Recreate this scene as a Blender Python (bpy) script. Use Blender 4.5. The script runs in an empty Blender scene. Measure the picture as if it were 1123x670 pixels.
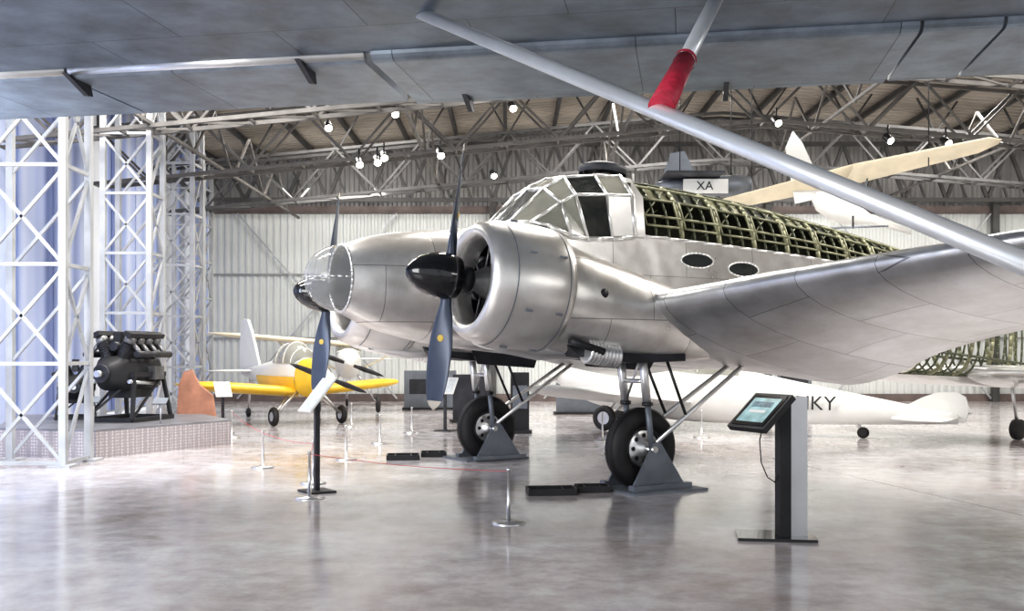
import bpy, math, random
from mathutils import Vector, Matrix
random.seed(7)
pi=math.pi
scene=bpy.context.scene
try:
    scene.view_settings.view_transform='Standard'
    scene.view_settings.look='Medium High Contrast'
except Exception: pass

# ------------------------------------------------------------------ materials
def newmat(name):
    m=bpy.data.materials.new(name); m.use_nodes=True
    return m,m.node_tree.nodes,m.node_tree.links,m.node_tree.nodes['Principled BSDF']
def c4(c): return (c[0],c[1],c[2],1)
def mat(name,col,metal=0,rough=.5,var=.12,scale=3,bump=0,alpha=1,emit=None,es=0,coat=0):
    m,n,l,b=newmat(name)
    b.inputs['Metallic'].default_value=metal
    b.inputs['Roughness'].default_value=rough
    tc=n.new('ShaderNodeTexCoord'); no=n.new('ShaderNodeTexNoise')
    no.inputs['Scale'].default_value=scale; no.inputs['Detail'].default_value=5
    l.new(tc.outputs['Object'],no.inputs['Vector'])
    cr=n.new('ShaderNodeValToRGB')
    cr.color_ramp.elements[0].position=.3; cr.color_ramp.elements[1].position=.7
    cr.color_ramp.elements[0].color=c4([max(0,x*(1-var)) for x in col])
    cr.color_ramp.elements[1].color=c4([min(1,x*(1+var)) for x in col])
    l.new(no.outputs['Fac'],cr.inputs['Fac']); l.new(cr.outputs['Color'],b.inputs['Base Color'])
    if bump:
        bp=n.new('ShaderNodeBump'); bp.inputs['Strength'].default_value=bump; bp.inputs['Distance'].default_value=.02
        l.new(no.outputs['Fac'],bp.inputs['Height']); l.new(bp.outputs['Normal'],b.inputs['Normal'])
    if alpha<1: b.inputs['Alpha'].default_value=alpha
    if emit:
        b.inputs['Emission Color'].default_value=c4(emit); b.inputs['Emission Strength'].default_value=es
    if coat: b.inputs['Coat Weight'].default_value=coat
    return m
def panel(name,col,axes=('X','Z'),bw=.9,bh=.45,metal=.75,rough=.34,mort=.008,var=.1,dirt=.25,off=.5,line=.35,wavy=.25):
    m,n,l,b=newmat(name)
    tc=n.new('ShaderNodeTexCoord'); sp=n.new('ShaderNodeSeparateXYZ'); cb=n.new('ShaderNodeCombineXYZ')
    l.new(tc.outputs['Object'],sp.inputs[0]); l.new(sp.outputs[axes[0]],cb.inputs[0]); l.new(sp.outputs[axes[1]],cb.inputs[1])
    br=n.new('ShaderNodeTexBrick'); br.inputs['Scale'].default_value=1
    br.inputs['Brick Width'].default_value=bw; br.inputs['Row Height'].default_value=bh
    br.inputs['Mortar Size'].default_value=mort; br.inputs['Mortar Smooth'].default_value=.2
    br.offset=off
    br.inputs['Color1'].default_value=c4([x*(1-var) for x in col]); br.inputs['Color2'].default_value=c4([min(1,x*(1+var)) for x in col])
    br.inputs['Mortar'].default_value=c4([x*line for x in col])
    l.new(cb.outputs[0],br.inputs['Vector'])
    no=n.new('ShaderNodeTexNoise'); no.inputs['Scale'].default_value=2.2; no.inputs['Detail'].default_value=8; no.inputs['Roughness'].default_value=.65
    l.new(tc.outputs['Object'],no.inputs['Vector'])
    cr=n.new('ShaderNodeValToRGB'); cr.color_ramp.elements[0].position=.3; cr.color_ramp.elements[1].position=.65
    d=1-dirt; cr.color_ramp.elements[0].color=(d,d*.98,d*.95,1); cr.color_ramp.elements[1].color=(1,1,1,1)
    l.new(no.outputs['Fac'],cr.inputs['Fac'])
    mx=n.new('ShaderNodeMixRGB'); mx.blend_type='MULTIPLY'; mx.inputs['Fac'].default_value=1
    l.new(br.outputs['Color'],mx.inputs[1]); l.new(cr.outputs['Color'],mx.inputs[2]); l.new(mx.outputs[0],b.inputs['Base Color'])
    b.inputs['Metallic'].default_value=metal
    mr=n.new('ShaderNodeMapRange'); mr.inputs['To Min'].default_value=rough-.08; mr.inputs['To Max'].default_value=rough+.14
    l.new(no.outputs['Fac'],mr.inputs['Value']); l.new(mr.outputs[0],b.inputs['Roughness'])
    bp=n.new('ShaderNodeBump'); bp.inputs['Strength'].default_value=.25; bp.inputs['Distance'].default_value=.01; bp.invert=True
    l.new(br.outputs['Fac'],bp.inputs['Height'])
    n3=n.new('ShaderNodeTexNoise'); n3.inputs['Scale'].default_value=3.0; n3.inputs['Detail'].default_value=1
    l.new(tc.outputs['Object'],n3.inputs['Vector'])
    b2=n.new('ShaderNodeBump'); b2.inputs['Strength'].default_value=wavy; b2.inputs['Distance'].default_value=.05
    l.new(n3.outputs['Fac'],b2.inputs['Height']); l.new(bp.outputs['Normal'],b2.inputs['Normal']); l.new(b2.outputs['Normal'],b.inputs['Normal'])
    return m
SILV_F=panel('silver_skin_side',(.84,.825,.80),('X','Z'),1.15,.62,mort=.005,line=.4,rough=.28,metal=.82)
SILV_W=panel('silver_skin_wing',(.72,.73,.745),('X','Y'),1.4,.8,rough=.30,mort=.005,line=.4,metal=.82)
SILV_C=panel('silver_cowl',(.86,.845,.82),('X','Z'),3.0,30.0,rough=.31,metal=.76,mort=.005,dirt=.18,wavy=.12)
SILV=mat('silver_paint',(.80,.80,.79),.78,.28,.08)
STEEL=mat('brushed_steel',(.66,.66,.66),.9,.3,.08)
GREYW=panel('grey_wing_underside',(.20,.245,.305),('X','Y'),1.7,1.1,metal=.35,rough=.42,dirt=.6,mort=.006)
GREYF=panel('grey_flap_underside',(.29,.34,.40),('X','Y'),2.2,2.4,metal=.35,rough=.4,dirt=.5,mort=.006)
BLACKG=mat('gloss_black',(.012,.012,.014),0,.12,.2,coat=.5)
BLACK=mat('matt_black',(.02,.02,.022),0,.55,.3)
RUB=mat('tyre_rubber',(.020,.019,.020),0,.6,.3,6,.2)
DARK=mat('dark_metal',(.05,.05,.055),.6,.45,.4,6)
MIDM=mat('engine_grey_metal',(.20,.20,.20),.7,.4,.3,6)
DKPAINT=mat('dark_bay',(.035,.037,.045),.2,.5,.4)
BLADE=mat('blade_blue_grey',(.07,.085,.12),.3,.35,.2)
TIP=mat('blade_tip',(.55,.50,.42),.1,.5,.1)
YEL=mat('yellow_paint',(.86,.55,.05),0,.35,.08)
ORANGE=mat('orange_paint',(.50,.25,.17),0,.5,.3)
WHITE=mat('white_paint',(.84,.84,.81),0,.35,.04)
CREAM=mat('cream_fabric',(.86,.77,.58),0,.5,.1)
GREEN=mat('green_primer_frame',(.10,.11,.07),.3,.45,.3,9)
GREENY=mat('yellow_green_frame',(.26,.26,.165),.3,.45,.3,9)
OLIVE=mat('olive_lining',(.038,.040,.027),0,.7,.5,5)
RED=mat('red_paint',(.50,.035,.07),0,.45,.25,14)
GLASS=mat('tinted_perspex',(.16,.17,.17),0,.06,.1,alpha=.55,coat=.6)
DGLASS=mat('dark_perspex',(.03,.035,.035),0,.06,.1,alpha=.9,coat=.6)
BEIGEG=mat('painted_lit_perspex',(.38,.38,.33),0,.1,.4,1.5,alpha=.8,coat=.6)  # bright look of panes with a lit interior is put into the colour
TRUSS=mat('truss_dark_grey_paint',(.080,.079,.078),.1,.55,.25)
TRUSSB=mat('truss_grey_paint',(.118,.112,.105),.1,.55,.25)
COLP=mat('column_light_paint',(.44,.45,.46),.2,.45,.15)
BEAMR=mat('red_oxide_beam',(.16,.125,.115),0,.6,.2)
ROPE=mat('red_rope',(.6,.08,.1),0,.7,.1)
PLINTHT=mat('plinth_top',(.30,.30,.32),.6,.4,.2)
LEDGE=mat('grey_steel_plate',(.20,.22,.25),.4,.45,.2)
INT=mat('cockpit_interior',(.05,.05,.045),0,.7,.4)
LAMP=mat('lamp_glow',(1,.9,.75),0,.5,0,emit=(1,.92,.78),es=20)
GOLD=mat('yellow_decal',(.7,.5,.1),0,.5,.05)

def checker_plate():
    m,n,l,b=newmat('checker_plate_steel')
    tc=n.new('ShaderNodeTexCoord'); v=n.new('ShaderNodeTexVoronoi'); v.inputs['Scale'].default_value=22
    v.inputs['Randomness'].default_value=.15
    l.new(tc.outputs['Object'],v.inputs['Vector'])
    cr=n.new('ShaderNodeValToRGB'); cr.color_ramp.elements[0].position=.2;cr.color_ramp.elements[1].position=.5
    cr.color_ramp.elements[0].color=(.70,.66,.66,1);cr.color_ramp.elements[1].color=(.42,.38,.39,1)
    l.new(v.outputs['Distance'],cr.inputs['Fac']); l.new(cr.outputs[0],b.inputs['Base Color'])
    b.inputs['Metallic'].default_value=.3; b.inputs['Roughness'].default_value=.4
    bp=n.new('ShaderNodeBump'); bp.inputs['Strength'].default_value=.5; bp.invert=True
    l.new(v.outputs['Distance'],bp.inputs['Height']); l.new(bp.outputs[0],b.inputs['Normal'])
    return m
CHECK=checker_plate()
def floor_mat():
    m,n,l,b=newmat('polished_concrete')
    tc=n.new('ShaderNodeTexCoord')
    n1=n.new('ShaderNodeTexNoise'); n1.inputs['Scale'].default_value=.5; n1.inputs['Detail'].default_value=9; n1.inputs['Roughness'].default_value=.62
    n2=n.new('ShaderNodeTexNoise'); n2.inputs['Scale'].default_value=3.2; n2.inputs['Detail'].default_value=8; n2.inputs['Roughness'].default_value=.72
    l.new(tc.outputs['Object'],n1.inputs['Vector']); l.new(tc.outputs['Object'],n2.inputs['Vector'])
    cr=n.new('ShaderNodeValToRGB'); cr.color_ramp.elements[0].position=.36; cr.color_ramp.elements[1].position=.62
    cr.color_ramp.elements[0].color=(.46,.41,.395,1); cr.color_ramp.elements[1].color=(.66,.645,.66,1)
    l.new(n1.outputs['Fac'],cr.inputs['Fac'])
    cr2=n.new('ShaderNodeValToRGB'); cr2.color_ramp.elements[0].position=.36; cr2.color_ramp.elements[1].position=.6
    cr2.color_ramp.elements[0].color=(.66,.64,.635,1); cr2.color_ramp.elements[1].color=(1,1,1,1)
    l.new(n2.outputs['Fac'],cr2.inputs['Fac'])
    mx=n.new('ShaderNodeMixRGB'); mx.blend_type='MULTIPLY'; mx.inputs['Fac'].default_value=.85
    l.new(cr.outputs[0],mx.inputs[1]); l.new(cr2.outputs[0],mx.inputs[2])
    mp=n.new('ShaderNodeMapping'); mp.inputs['Rotation'].default_value=(0,0,math.radians(-11)); mp.inputs['Location'].default_value=(5.57,16,0)
    l.new(tc.outputs['Object'],mp.inputs['Vector'])
    br=n.new('ShaderNodeTexBrick'); br.offset=0; br.inputs['Scale'].default_value=1; br.inputs['Brick Width'].default_value=12; br.inputs['Row Height'].default_value=36
    br.inputs['Mortar Size'].default_value=.014; br.inputs['Color1'].default_value=(1,1,1,1);br.inputs['Color2'].default_value=(1,1,1,1);br.inputs['Mortar'].default_value=(.3,.25,.25,1)
    l.new(mp.outputs[0],br.inputs['Vector'])
    m2=n.new('ShaderNodeMixRGB'); m2.blend_type='MULTIPLY'; m2.inputs['Fac'].default_value=1
    l.new(mx.outputs[0],m2.inputs[1]); l.new(br.outputs['Color'],m2.inputs[2]); l.new(m2.outputs[0],b.inputs['Base Color'])
    mr=n.new('ShaderNodeMapRange'); mr.inputs['From Min'].default_value=.3; mr.inputs['From Max'].default_value=.7
    mr.inputs['To Min'].default_value=.08; mr.inputs['To Max'].default_value=.22
    l.new(n2.outputs['Fac'],mr.inputs['Value']); l.new(mr.outputs[0],b.inputs['Roughness'])
    b.inputs['IOR'].default_value=1.7
    bp=n.new('ShaderNodeBump'); bp.inputs['Strength'].default_value=.05; bp.inputs['Distance'].default_value=.05
    l.new(n1.outputs['Fac'],bp.inputs['Height']); l.new(bp.outputs[0],b.inputs['Normal'])
    return m
FLOOR=floor_mat()
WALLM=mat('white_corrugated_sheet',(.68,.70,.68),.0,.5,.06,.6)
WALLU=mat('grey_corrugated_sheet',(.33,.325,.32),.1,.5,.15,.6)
ROOFM=mat('beige_corrugated_roof',(.44,.40,.345),.1,.55,.2,.8)
def leftwall():
    m,n,l,b=newmat('painted_daylight_panels')
    tc=n.new('ShaderNodeTexCoord'); sp=n.new('ShaderNodeSeparateXYZ'); cb=n.new('ShaderNodeCombineXYZ')
    l.new(tc.outputs['Object'],sp.inputs[0]); l.new(sp.outputs['Y'],cb.inputs[0]); 
    no=n.new('ShaderNodeTexNoise'); no.inputs['Scale'].default_value=.8; no.inputs['Detail'].default_value=2
    l.new(cb.outputs[0],no.inputs['Vector'])
    cr=n.new('ShaderNodeValToRGB'); e=cr.color_ramp.elements
    e[0].position=.38; e[0].color=(.13,.18,.42,1); e[1].position=.60; e[1].color=(.86,.90,.97,1)  # blue and white bands paint daylight behind the panels into the colour
    e2=e.new(.47); e2.color=(.46,.55,.86,1)
    l.new(no.outputs['Fac'],cr.inputs['Fac']); l.new(cr.outputs[0],b.inputs['Base Color']); b.inputs['Roughness'].default_value=.45
    return m
LEFTM=leftwall()

# ------------------------------------------------------------------ mesh builder
def V(*a): return Vector(a)
class MB:
    def __init__(s): s.v=[];s.f=[];s.m=[];s.s=[];s.mats=[]
    def mi(s,m):
        if m not in s.mats: s.mats.append(m)
        return s.mats.index(m)
    def face(s,idx,m,sm=False): s.f.append(tuple(idx)); s.m.append(m); s.s.append(sm)
    def loft(s,rings,m,closed=True,cap0=False,cap1=False,smooth=True):
        mi=s.mi(m); b=len(s.v); n=len(rings[0])
        for r in rings: s.v+= [tuple(p) for p in r]
        for i in range(len(rings)-1):
            for j in range(n if closed else n-1):
                j2=(j+1)%n
                s.face((b+i*n+j,b+i*n+j2,b+(i+1)*n+j2,b+(i+1)*n+j),mi,smooth)
        if cap0: s.face([b+j for j in range(n)][::-1],mi)
        if cap1: s.face([b+(len(rings)-1)*n+j for j in range(n)],mi)
    def basis(s,d):
        d=Vector(d).normalized(); u=Vector((0,0,1)) if abs(d.z)<.9 else Vector((1,0,0))
        a=d.cross(u).normalized(); return d,a,a.cross(d).normalized()
    def revolve(s,prof,o,d,m,seg=32,smooth=True,cap0=False,cap1=False,sy=1):
        o=Vector(o); d,a,c=s.basis(d)
        rings=[[o+d*t+(a*math.cos(2*pi*i/seg)+c*math.sin(2*pi*i/seg)*sy)*max(r,1e-4) for i in range(seg)] for t,r in prof]
        s.loft(rings,m,True,cap0,cap1,smooth)
    def tube(s,p0,p1,r0,m,r1=None,seg=10):
        p0=Vector(p0);p1=Vector(p1); r1=r0 if r1 is None else r1
        s.revolve([(0,r0),((p1-p0).length,r1)],p0,p1-p0,m,seg,True,True,True)
    def beam(s,p0,p1,w,m,h=None):
        p0=Vector(p0);p1=Vector(p1);h=h or w
        d,a,c=s.basis(p1-p0)
        off=[a*w/2+c*h/2,-a*w/2+c*h/2,-a*w/2-c*h/2,a*w/2-c*h/2]
        s.loft([[p0+o for o in off],[p1+o for o in off]],m,True,True,True,False)
    def poly(s,pts,r,m,seg=6):
        for a,b in zip(pts[:-1],pts[1:]):
            if (Vector(a)-Vector(b)).length>1e-4: s.tube(a,b,r,m,seg=seg)
    def box(s,c,sz,m,rot=None):
        c=Vector(c); R=rot or Matrix.Identity(3)
        x,y,z=[q/2 for q in sz]
        pts=[R@Vector((sx*x,sy*y,0)) for sx,sy in((1,1),(-1,1),(-1,-1),(1,-1))]
        up=R@Vector((0,0,z))
        s.loft([[c+p-up for p in pts],[c+p+up for p in pts]],m,True,True,True,False)
    def prism(s,pts,ext,m):
        ext=Vector(ext); pts=[Vector(p) for p in pts]
        s.loft([pts,[p+ext for p in pts]],m,True,True,True,False)
    def sphere(s,c,r,m,seg=16,sc=(1,1,1)):
        c=Vector(c); n=seg//2
        rings=[]
        for i in range(n+1):
            t=pi*i/n; rings.append([c+Vector((sc[0]*r*max(math.sin(t),1e-3)*math.cos(2*pi*j/seg),sc[1]*r*max(math.sin(t),1e-3)*math.sin(2*pi*j/seg),sc[2]*r*math.cos(t))) for j in range(seg)])
        s.loft(rings,m)
    def obj(s,name,parent=None,fixn=True):
        me=bpy.data.meshes.new(name); me.from_pydata(s.v,[],s.f)
        for m in s.mats: me.materials.append(m)
        me.polygons.foreach_set('material_index',s.m); me.polygons.foreach_set('use_smooth',s.s)
        me.update()
        import bmesh
        if fixn:
            bm=bmesh.new(); bm.from_mesh(me); bmesh.ops.recalc_face_normals(bm,faces=bm.faces); bm.to_mesh(me); bm.free()
        o=bpy.data.objects.new(name,me); scene.collection.objects.link(o)
        if parent: o.parent=parent
        return o
def empty(name,loc=(0,0,0),rz=0,rx=0,ry=0):
    e=bpy.data.objects.new(name,None); e.location=loc; e.rotation_euler=(rx,ry,rz); scene.collection.objects.link(e); return e
def interp(tab,x):
    if x<=tab[0][0]: return tab[0][1:]
    if x>=tab[-1][0]: return tab[-1][1:]
    for i in range(len(tab)-1):
        if tab[i][0]<=x<=tab[i+1][0]:
            a,b=tab[i],tab[i+1]; p=tab[max(i-1,0)]; q=tab[min(i+2,len(tab)-1)]
            h=b[0]-a[0]; t=(x-a[0])/h; out=[]
            for j in range(1,len(a)):
                m0=(b[j]-p[j])/(b[0]-p[0]) if b[0]!=p[0] else 0
                m1=(q[j]-a[j])/(q[0]-a[0]) if q[0]!=a[0] else 0
                t2=t*t;t3=t2*t
                out.append((2*t3-3*t2+1)*a[j]+(t3-2*t2+t)*h*m0+(-2*t3+3*t2)*b[j]+(t3-t2)*h*m1)
            return out
def spow(x,e): return math.copysign(abs(x)**e,x)
def frange(a,b,n): return [a+(b-a)*i/n for i in range(n+1)]
def airfoil(kl,zl,kt,zt,th,n=12):
    up=[];lo=[]
    for i in range(n+1):
        x=(1-math.cos(pi*i/n))/2
        t=th*(1.4845*math.sqrt(x)-.63*x-1.758*x*x+1.4215*x**3-.5075*x**4)*1.0
        k=kl+(kt-kl)*x; z=zl+(zt-zl)*x
        up.append((k,z+t*1.1)); lo.append((k,z-t*.9))
    return up+lo[::-1][1:-1]
def wing(mb,secs,m,cap=True,th_tip=True):
    rings=[]
    for (l,kl,zl,kt,zt,th) in secs:
        rings.append([Vector((k,-l,z)) for k,z in airfoil(kl,zl,kt,zt,th)])
    mb.loft(rings,m,True,cap,cap,True)
def text(name,s,size,m,loc,rot,parent=None,ext=.004):
    cu=bpy.data.curves.new(name,'FONT'); cu.body=s; cu.size=size; cu.extrude=ext; cu.materials.append(m)
    o=bpy.data.objects.new(name,cu); o.location=loc; o.rotation_euler=rot; scene.collection.objects.link(o)
    if parent: o.parent=parent
    return o

# ------------------------------------------------------------------ room shell
XL,XR,YB,YF=-9.6,21.0,31.7,-5.0
def roofz(x):
    return 9.0-1.4*(5.5-x)/15.1 if x<5.5 else 9.0-1.3*(x-5.5)/15.5
b=MB(); b.box(((XL+XR)/2,(YB+YF)/2,-.05),(XR-XL+.4,YB-YF+.4,.1),FLOOR); b.obj('floor')
def corr(name,x0,x1,y,z0f,z1f,m,pitch=.22,amp=.05):
    mb=MB(); n=int((x1-x0)/pitch); lo=[];hi=[]
    for i in range(n):
        for fx,fy in((0,0),(.35,0),(.5,1),(.85,1)):
            x=x0+(i+fx)*pitch; lo.append(V(x,y-fy*amp,z0f(x))); hi.append(V(x,y-fy*amp,z1f(x)))
    mb.loft([lo,hi],m,False,smooth=False); return mb.obj(name,fixn=False)
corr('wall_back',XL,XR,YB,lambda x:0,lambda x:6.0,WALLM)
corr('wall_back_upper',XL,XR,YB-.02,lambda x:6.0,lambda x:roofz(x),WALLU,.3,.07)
b=MB(); b.box(((XL+XR)/2,YB-.16,6.02),(XR-XL,.14,.22),BEAMR)
b.box(((XL+XR)/2,YB-.12,.12),(XR-XL,.08,.24),BEAMR)
for z in (2.0,4.0): b.box(((XL+XR)/2,YB-.09,z),(XR-XL,.05,.05),WALLU)
b.obj('trim_back_rail')
b=MB()
for y in frange(YF,YB,24)[:-1]:
    d=(YB-YF)/24
    b.box((XL-.03,y+d/2,3.9),(.06,d-.06,7.5),LEFTM)
b.box((XL-.1,(YB+YF)/2,3.9),(.08,YB-YF,7.6),WALLM)
b.obj('wall_left')
b=MB(); b.box((XR+.05,(YB+YF)/2,3.9),(.1,YB-YF,7.8),WALLU); b.obj('wall_right')
mb=MB(); A=[];B=[];C=[]
for i in range(int((YB-YF)/.3)+1):
    y=YF+i*.3
    for dy,dz in((0,0),(.12,0),(.15,.06),(.27,.06)):
        A.append(V(XL-.1,y+dy,roofz(XL)+dz)); B.append(V(5.5,y+dy,roofz(5.5)+dz)); C.append(V(XR+.1,y+dy,roofz(XR)+dz))
mb.loft([A,B,C],ROOFM,False,smooth=False); mb.obj('ceiling',fixn=False)
def zbot(x): return 5.45+1.3*(x+8)/13.5 if x<5.5 else 6.75-1.25*(x-5.5)/15.5
def truss(y,m,hgt=1.25,w=.075):
    mb=MB(); n=26; xs=frange(XL+.2,XR-.2,n)
    for yy in (y,y+.55):
        for i in range(n):
            x0,x1=xs[i],xs[i+1]
            mb.beam((x0,yy,zbot(x0)),(x1,yy,zbot(x1)),w,m); mb.beam((x0,yy,zbot(x0)+hgt),(x1,yy,zbot(x1)+hgt),w,m)
            if i%2: mb.beam((x0,yy,zbot(x0)),(x1,yy,zbot(x1)+hgt),w*.65,m)
            else: mb.beam((x0,yy,zbot(x0)+hgt),(x1,yy,zbot(x1)),w*.65,m)
            if yy==y: mb.beam((x0,y,zbot(x0)),(x0,y+.55,zbot(x0)),w*.6,m); mb.beam((x0,y,zbot(x0)),(x1,y+.55,zbot(x1)),w*.5,m)
    for i in range(0,n,2):
        x=xs[i]; mb.beam((x,y+.27,zbot(x)+hgt),(x+.6,y+.27,roofz(x+.6)-.08),w*.6,m); mb.beam((x,y+.27,zbot(x)+hgt),(x-.5 if i else x,y+.27,roofz(x-.5 if i else x)-.08),w*.6,m)
    return mb.obj('roof_truss')
for y,m in((13.2,TRUSS),(18,TRUSSB),(22.5,TRUSSB),(27,TRUSS)): truss(y,m)
mb=MB(); n=24; xs=frange(XL+.2,XR-.2,n)
zt=lambda x:min(7.9,roofz(x)-.35)
for i in range(n):
    x0,x1=xs[i],xs[i+1]
    mb.beam((x0,30.6,6.2),(x1,30.6,6.2),.12,TRUSS); mb.beam((x0,30.6,zt(x0)),(x1,30.6,zt(x1)),.12,TRUSS)
    xm=(x0+x1)/2
    mb.beam((x0,30.6,6.2),(xm,30.6,zt(xm)),.1,TRUSS); mb.beam((xm,30.6,zt(xm)),(x1,30.6,6.2),.1,TRUSS)
    mb.beam((x0,30.6,zt(x0)),(xm,30.6,6.2),.06,TRUSS)
mb.obj('back_lattice_girder')
mb=MB()
x=XL+.4
while x<XR:
    mb.beam((x,YF,roofz(x)-.12),(x,YB,roofz(x)-.12),.1,TRUSS,.14); x+=1.5
for x in (-6.5,-2,2.5,7,11.5,16):
    ys=frange(13.2,30.6,12)
    for i in range(12):
        z0=zbot(x); mb.beam((x,ys[i],z0+.05),(x,ys[i+1],z0+.05),.06,TRUSSB)
        mb.beam((x,ys[i],z0+(0 if i%2 else 1.2)),(x,ys[i+1],z0+(1.2 if i%2 else 0)),.05,TRUSSB)
mb.obj('roof_purlins')
def tower(x0,x1,y0,y1,z1,bays,w=.11):
    mb=MB(); zs=frange(0,z1,bays); P=[(x0,y0),(x1,y0),(x1,y1),(x0,y1)]
    for p in P:
        mb.beam((p[0],p[1],0),(p[0],p[1],z1),w*.85,COLP); mb.box((p[0],p[1],.015),(.3,.3,.03),COLP)
    for i in range(bays):
        for j in range(4):
            a,c=P[j],P[(j+1)%4]
            if j in(0,1): mb.beam((a[0],a[1],zs[i]+.05),(c[0],c[1],zs[i]+.05),w*.45,COLP)
            if j in(0,1): mb.beam((a[0],a[1],zs[i]+.05),(c[0],c[1],zs[i+1]),w*.38,COLP)
            if j in(0,2) or i%2 and j!=3: mb.beam((c[0],c[1],zs[i]+.05),(a[0],a[1],zs[i+1]),w*.38,COLP)
    return mb.obj('lattice_column')
tower(-7.05,-5.95,13.3,14.1,6.6,5)
tower(-7.5,-6.65,18.4,19.1,6.6,6)
tower(-8.15,-7.2,22.6,23.3,6.9,6)
tower(-9.1,-8.3,27,27.7,6.9,7)
mb=MB()
for x in(-5.6,4,13):
    mb.beam((x-3,YB-.3,.1),(x+2,YB-.3,5.9),.05,COLP); mb.beam((x+2,YB-.3,.1),(x-3,YB-.3,5.9),.05,COLP)
for x in (-.6,8,15.1,18): mb.beam((x,YB-.35,0),(x,YB-.35,6.2),.2,TRUSS)
mb.obj('trim_wall_bracing')

# ------------------------------------------------------------------ MAIN AIRCRAFT
AC=empty('twin_engine_aircraft',(-1.63,11.5,0),math.radians(30))
def A(k,l,z): return Vector((k,-l,z))
FT=[(-.35,1.97,2.73,.37),(0,1.80,2.85,.48),(.5,1.67,2.93,.58),(1.0,1.58,2.98,.66),(1.5,1.53,3.05,.72),(1.8,1.50,3.12,.74),
    (2.3,1.47,3.55,.755),(2.8,1.44,3.72,.76),(3.3,1.42,3.76,.76),(4.5,1.36,3.70,.76),(6,1.32,3.55,.73),(8,1.24,3.28,.62),(9,1.2,3.12,.54),(10.5,1.14,2.8,.40),(12.3,1.08,2.3,.12)]
def zline(k):
    if k<=1.8: return interp(FT,k)[1]
    return interp([(1.8,3.12),(1.95,3.03),(2.2,2.93),(2.62,2.89),(3.1,2.94),(3.3,2.97),(4.5,2.93),(7,2.80),(9,2.6)],k)[0]
NN=2.5
def secpt(k,a,grow=0):
    zb,zt,w=interp(FT,k); zc=(zb+zt)/2; h=(zt-zb)/2+grow; w+=grow
    return A(k,w*spow(math.cos(a),2/NN),zc+h*spow(math.sin(a),2/NN))
def alim(k):
    zb,zt,w=interp(FT,k); zc=(zb+zt)/2;h=(zt-zb)/2
    q=max(-1,min(1,(zline(k)-zc)/h)); return math.asin(spow(q,NN/2))
mb=MB(); rings=[]
for k in frange(-.35,1.8,16)+frange(1.85,9,44):
    a1=alim(k); rings.append([secpt(k,a1-t*(pi+2*a1)) for t in frange(0,1,44)])
mb.loft(rings,SILV_F,False)
mb.loft([[secpt(9,a) for a in frange(0,2*pi,24)[:-1]],[secpt(9.02,a,-.3) for a in frange(0,2*pi,24)[:-1]]],OLIVE)
mb.obj('fuselage_skin',AC,fixn=False)
mb=MB()
for sgn in(1,-1):
    for k,z in((4.2,2.70),(5.0,2.62)):
        ring=[]
        for i in range(24):
            t=2*pi*i/24; kk=k+.27*math.cos(t); zz=z+.095*math.sin(t)
            zb,zt_,w=interp(FT,kk); zc=(zb+zt_)/2;h=(zt_-zb)/2
            a=math.asin(spow((zz-zc)/h,NN/2)); l=w*spow(math.cos(a),2/NN)
            ring.append(A(kk,sgn*(l+.006),zz)); 
        mb.loft([ring,[A(k,sgn*(.77),z)]*24],DGLASS); mb.poly(ring+[ring[0]],.012,SILV)
mb.obj('cabin_windows',AC)
mb=MB(); prof=[]
for i in range(9):
    t=pi/2*i/8; prof.append((-.35-.42*math.sin(t),math.cos(t)))
rings=[]
for k,r in prof:
    r=max(r,.002); rings.append([A(k,.37*r*math.cos(a),2.35+.38*r*math.sin(a)+(.0)) for a in frange(0,2*pi,32)[:-1]])
NGL=mat('clear_nose_perspex',(.55,.56,.55),0,.05,.1,alpha=.42,coat=.8)
mb.loft(rings,NGL)
for j in (0,16): mb.poly([r[j] for r in rings],.008,SILV)
mb.poly(rings[0]+[rings[0][0]],.018,SILV)
mb.loft([[A(-.3,.35*math.cos(a),2.35+.36*math.sin(a)) for a in frange(0,2*pi,24)[:-1]],[A(-.22,0,2.35)]*24],DKPAINT)
mb.sphere(A(-.42,0,2.25),.10,DARK); mb.tube(A(-.5,0,2.3),A(-.3,0,2.2),.04,STEEL)
mb.obj('nose_glazing',AC)
# canopy: flat panes in metal frames
G=[[(1.62,0,3.09),(1.66,.30,3.085),(1.82,.57,3.07),(1.98,.72,3.02)],
   [(2.10,0,3.55),(2.12,.36,3.52),(2.20,.63,3.32),(2.27,.745,2.91)],
   [(2.38,0,3.71),(2.38,.41,3.67),(2.38,.67,3.42),(2.50,.76,2.89)],
   [(2.82,0,3.76),(2.82,.43,3.73),(2.82,.70,3.45),(2.86,.765,2.91)],
   [(3.20,0,3.79),(3.20,.45,3.75),(3.20,.71,3.47),(3.20,.77,2.95)]]
mt=[[GLASS,BEIGEG,BEIGEG],[BEIGEG,BEIGEG,BEIGEG],[DGLASS,DGLASS,DGLASS],[SILV,BEIGEG,SILV]]
mb=MB()
for sg in(1,-1):
    P=[[A(p[0],p[1]*sg,p[2]) for p in row] for row in G]
    for i in range(4):
        for j in range(3):
            mb.loft([[P[i][j],P[i][j+1]],[P[i+1][j],P[i+1][j+1]]],mt[i][j],False,smooth=False)
            mb.tube(P[i][j],P[i+1][j],.020 if j else .024,SILV,seg=8)
        mb.tube(P[i][3],P[i+1][3],.026,SILV,seg=8)
    for i in range(5):
        for j in range(3): mb.tube(P[i][j],P[i][j+1],.022 if i<4 else .03,SILV,seg=8)
        for j in range(4): mb.sphere(P[i][j],.026,SILV,10)
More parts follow.
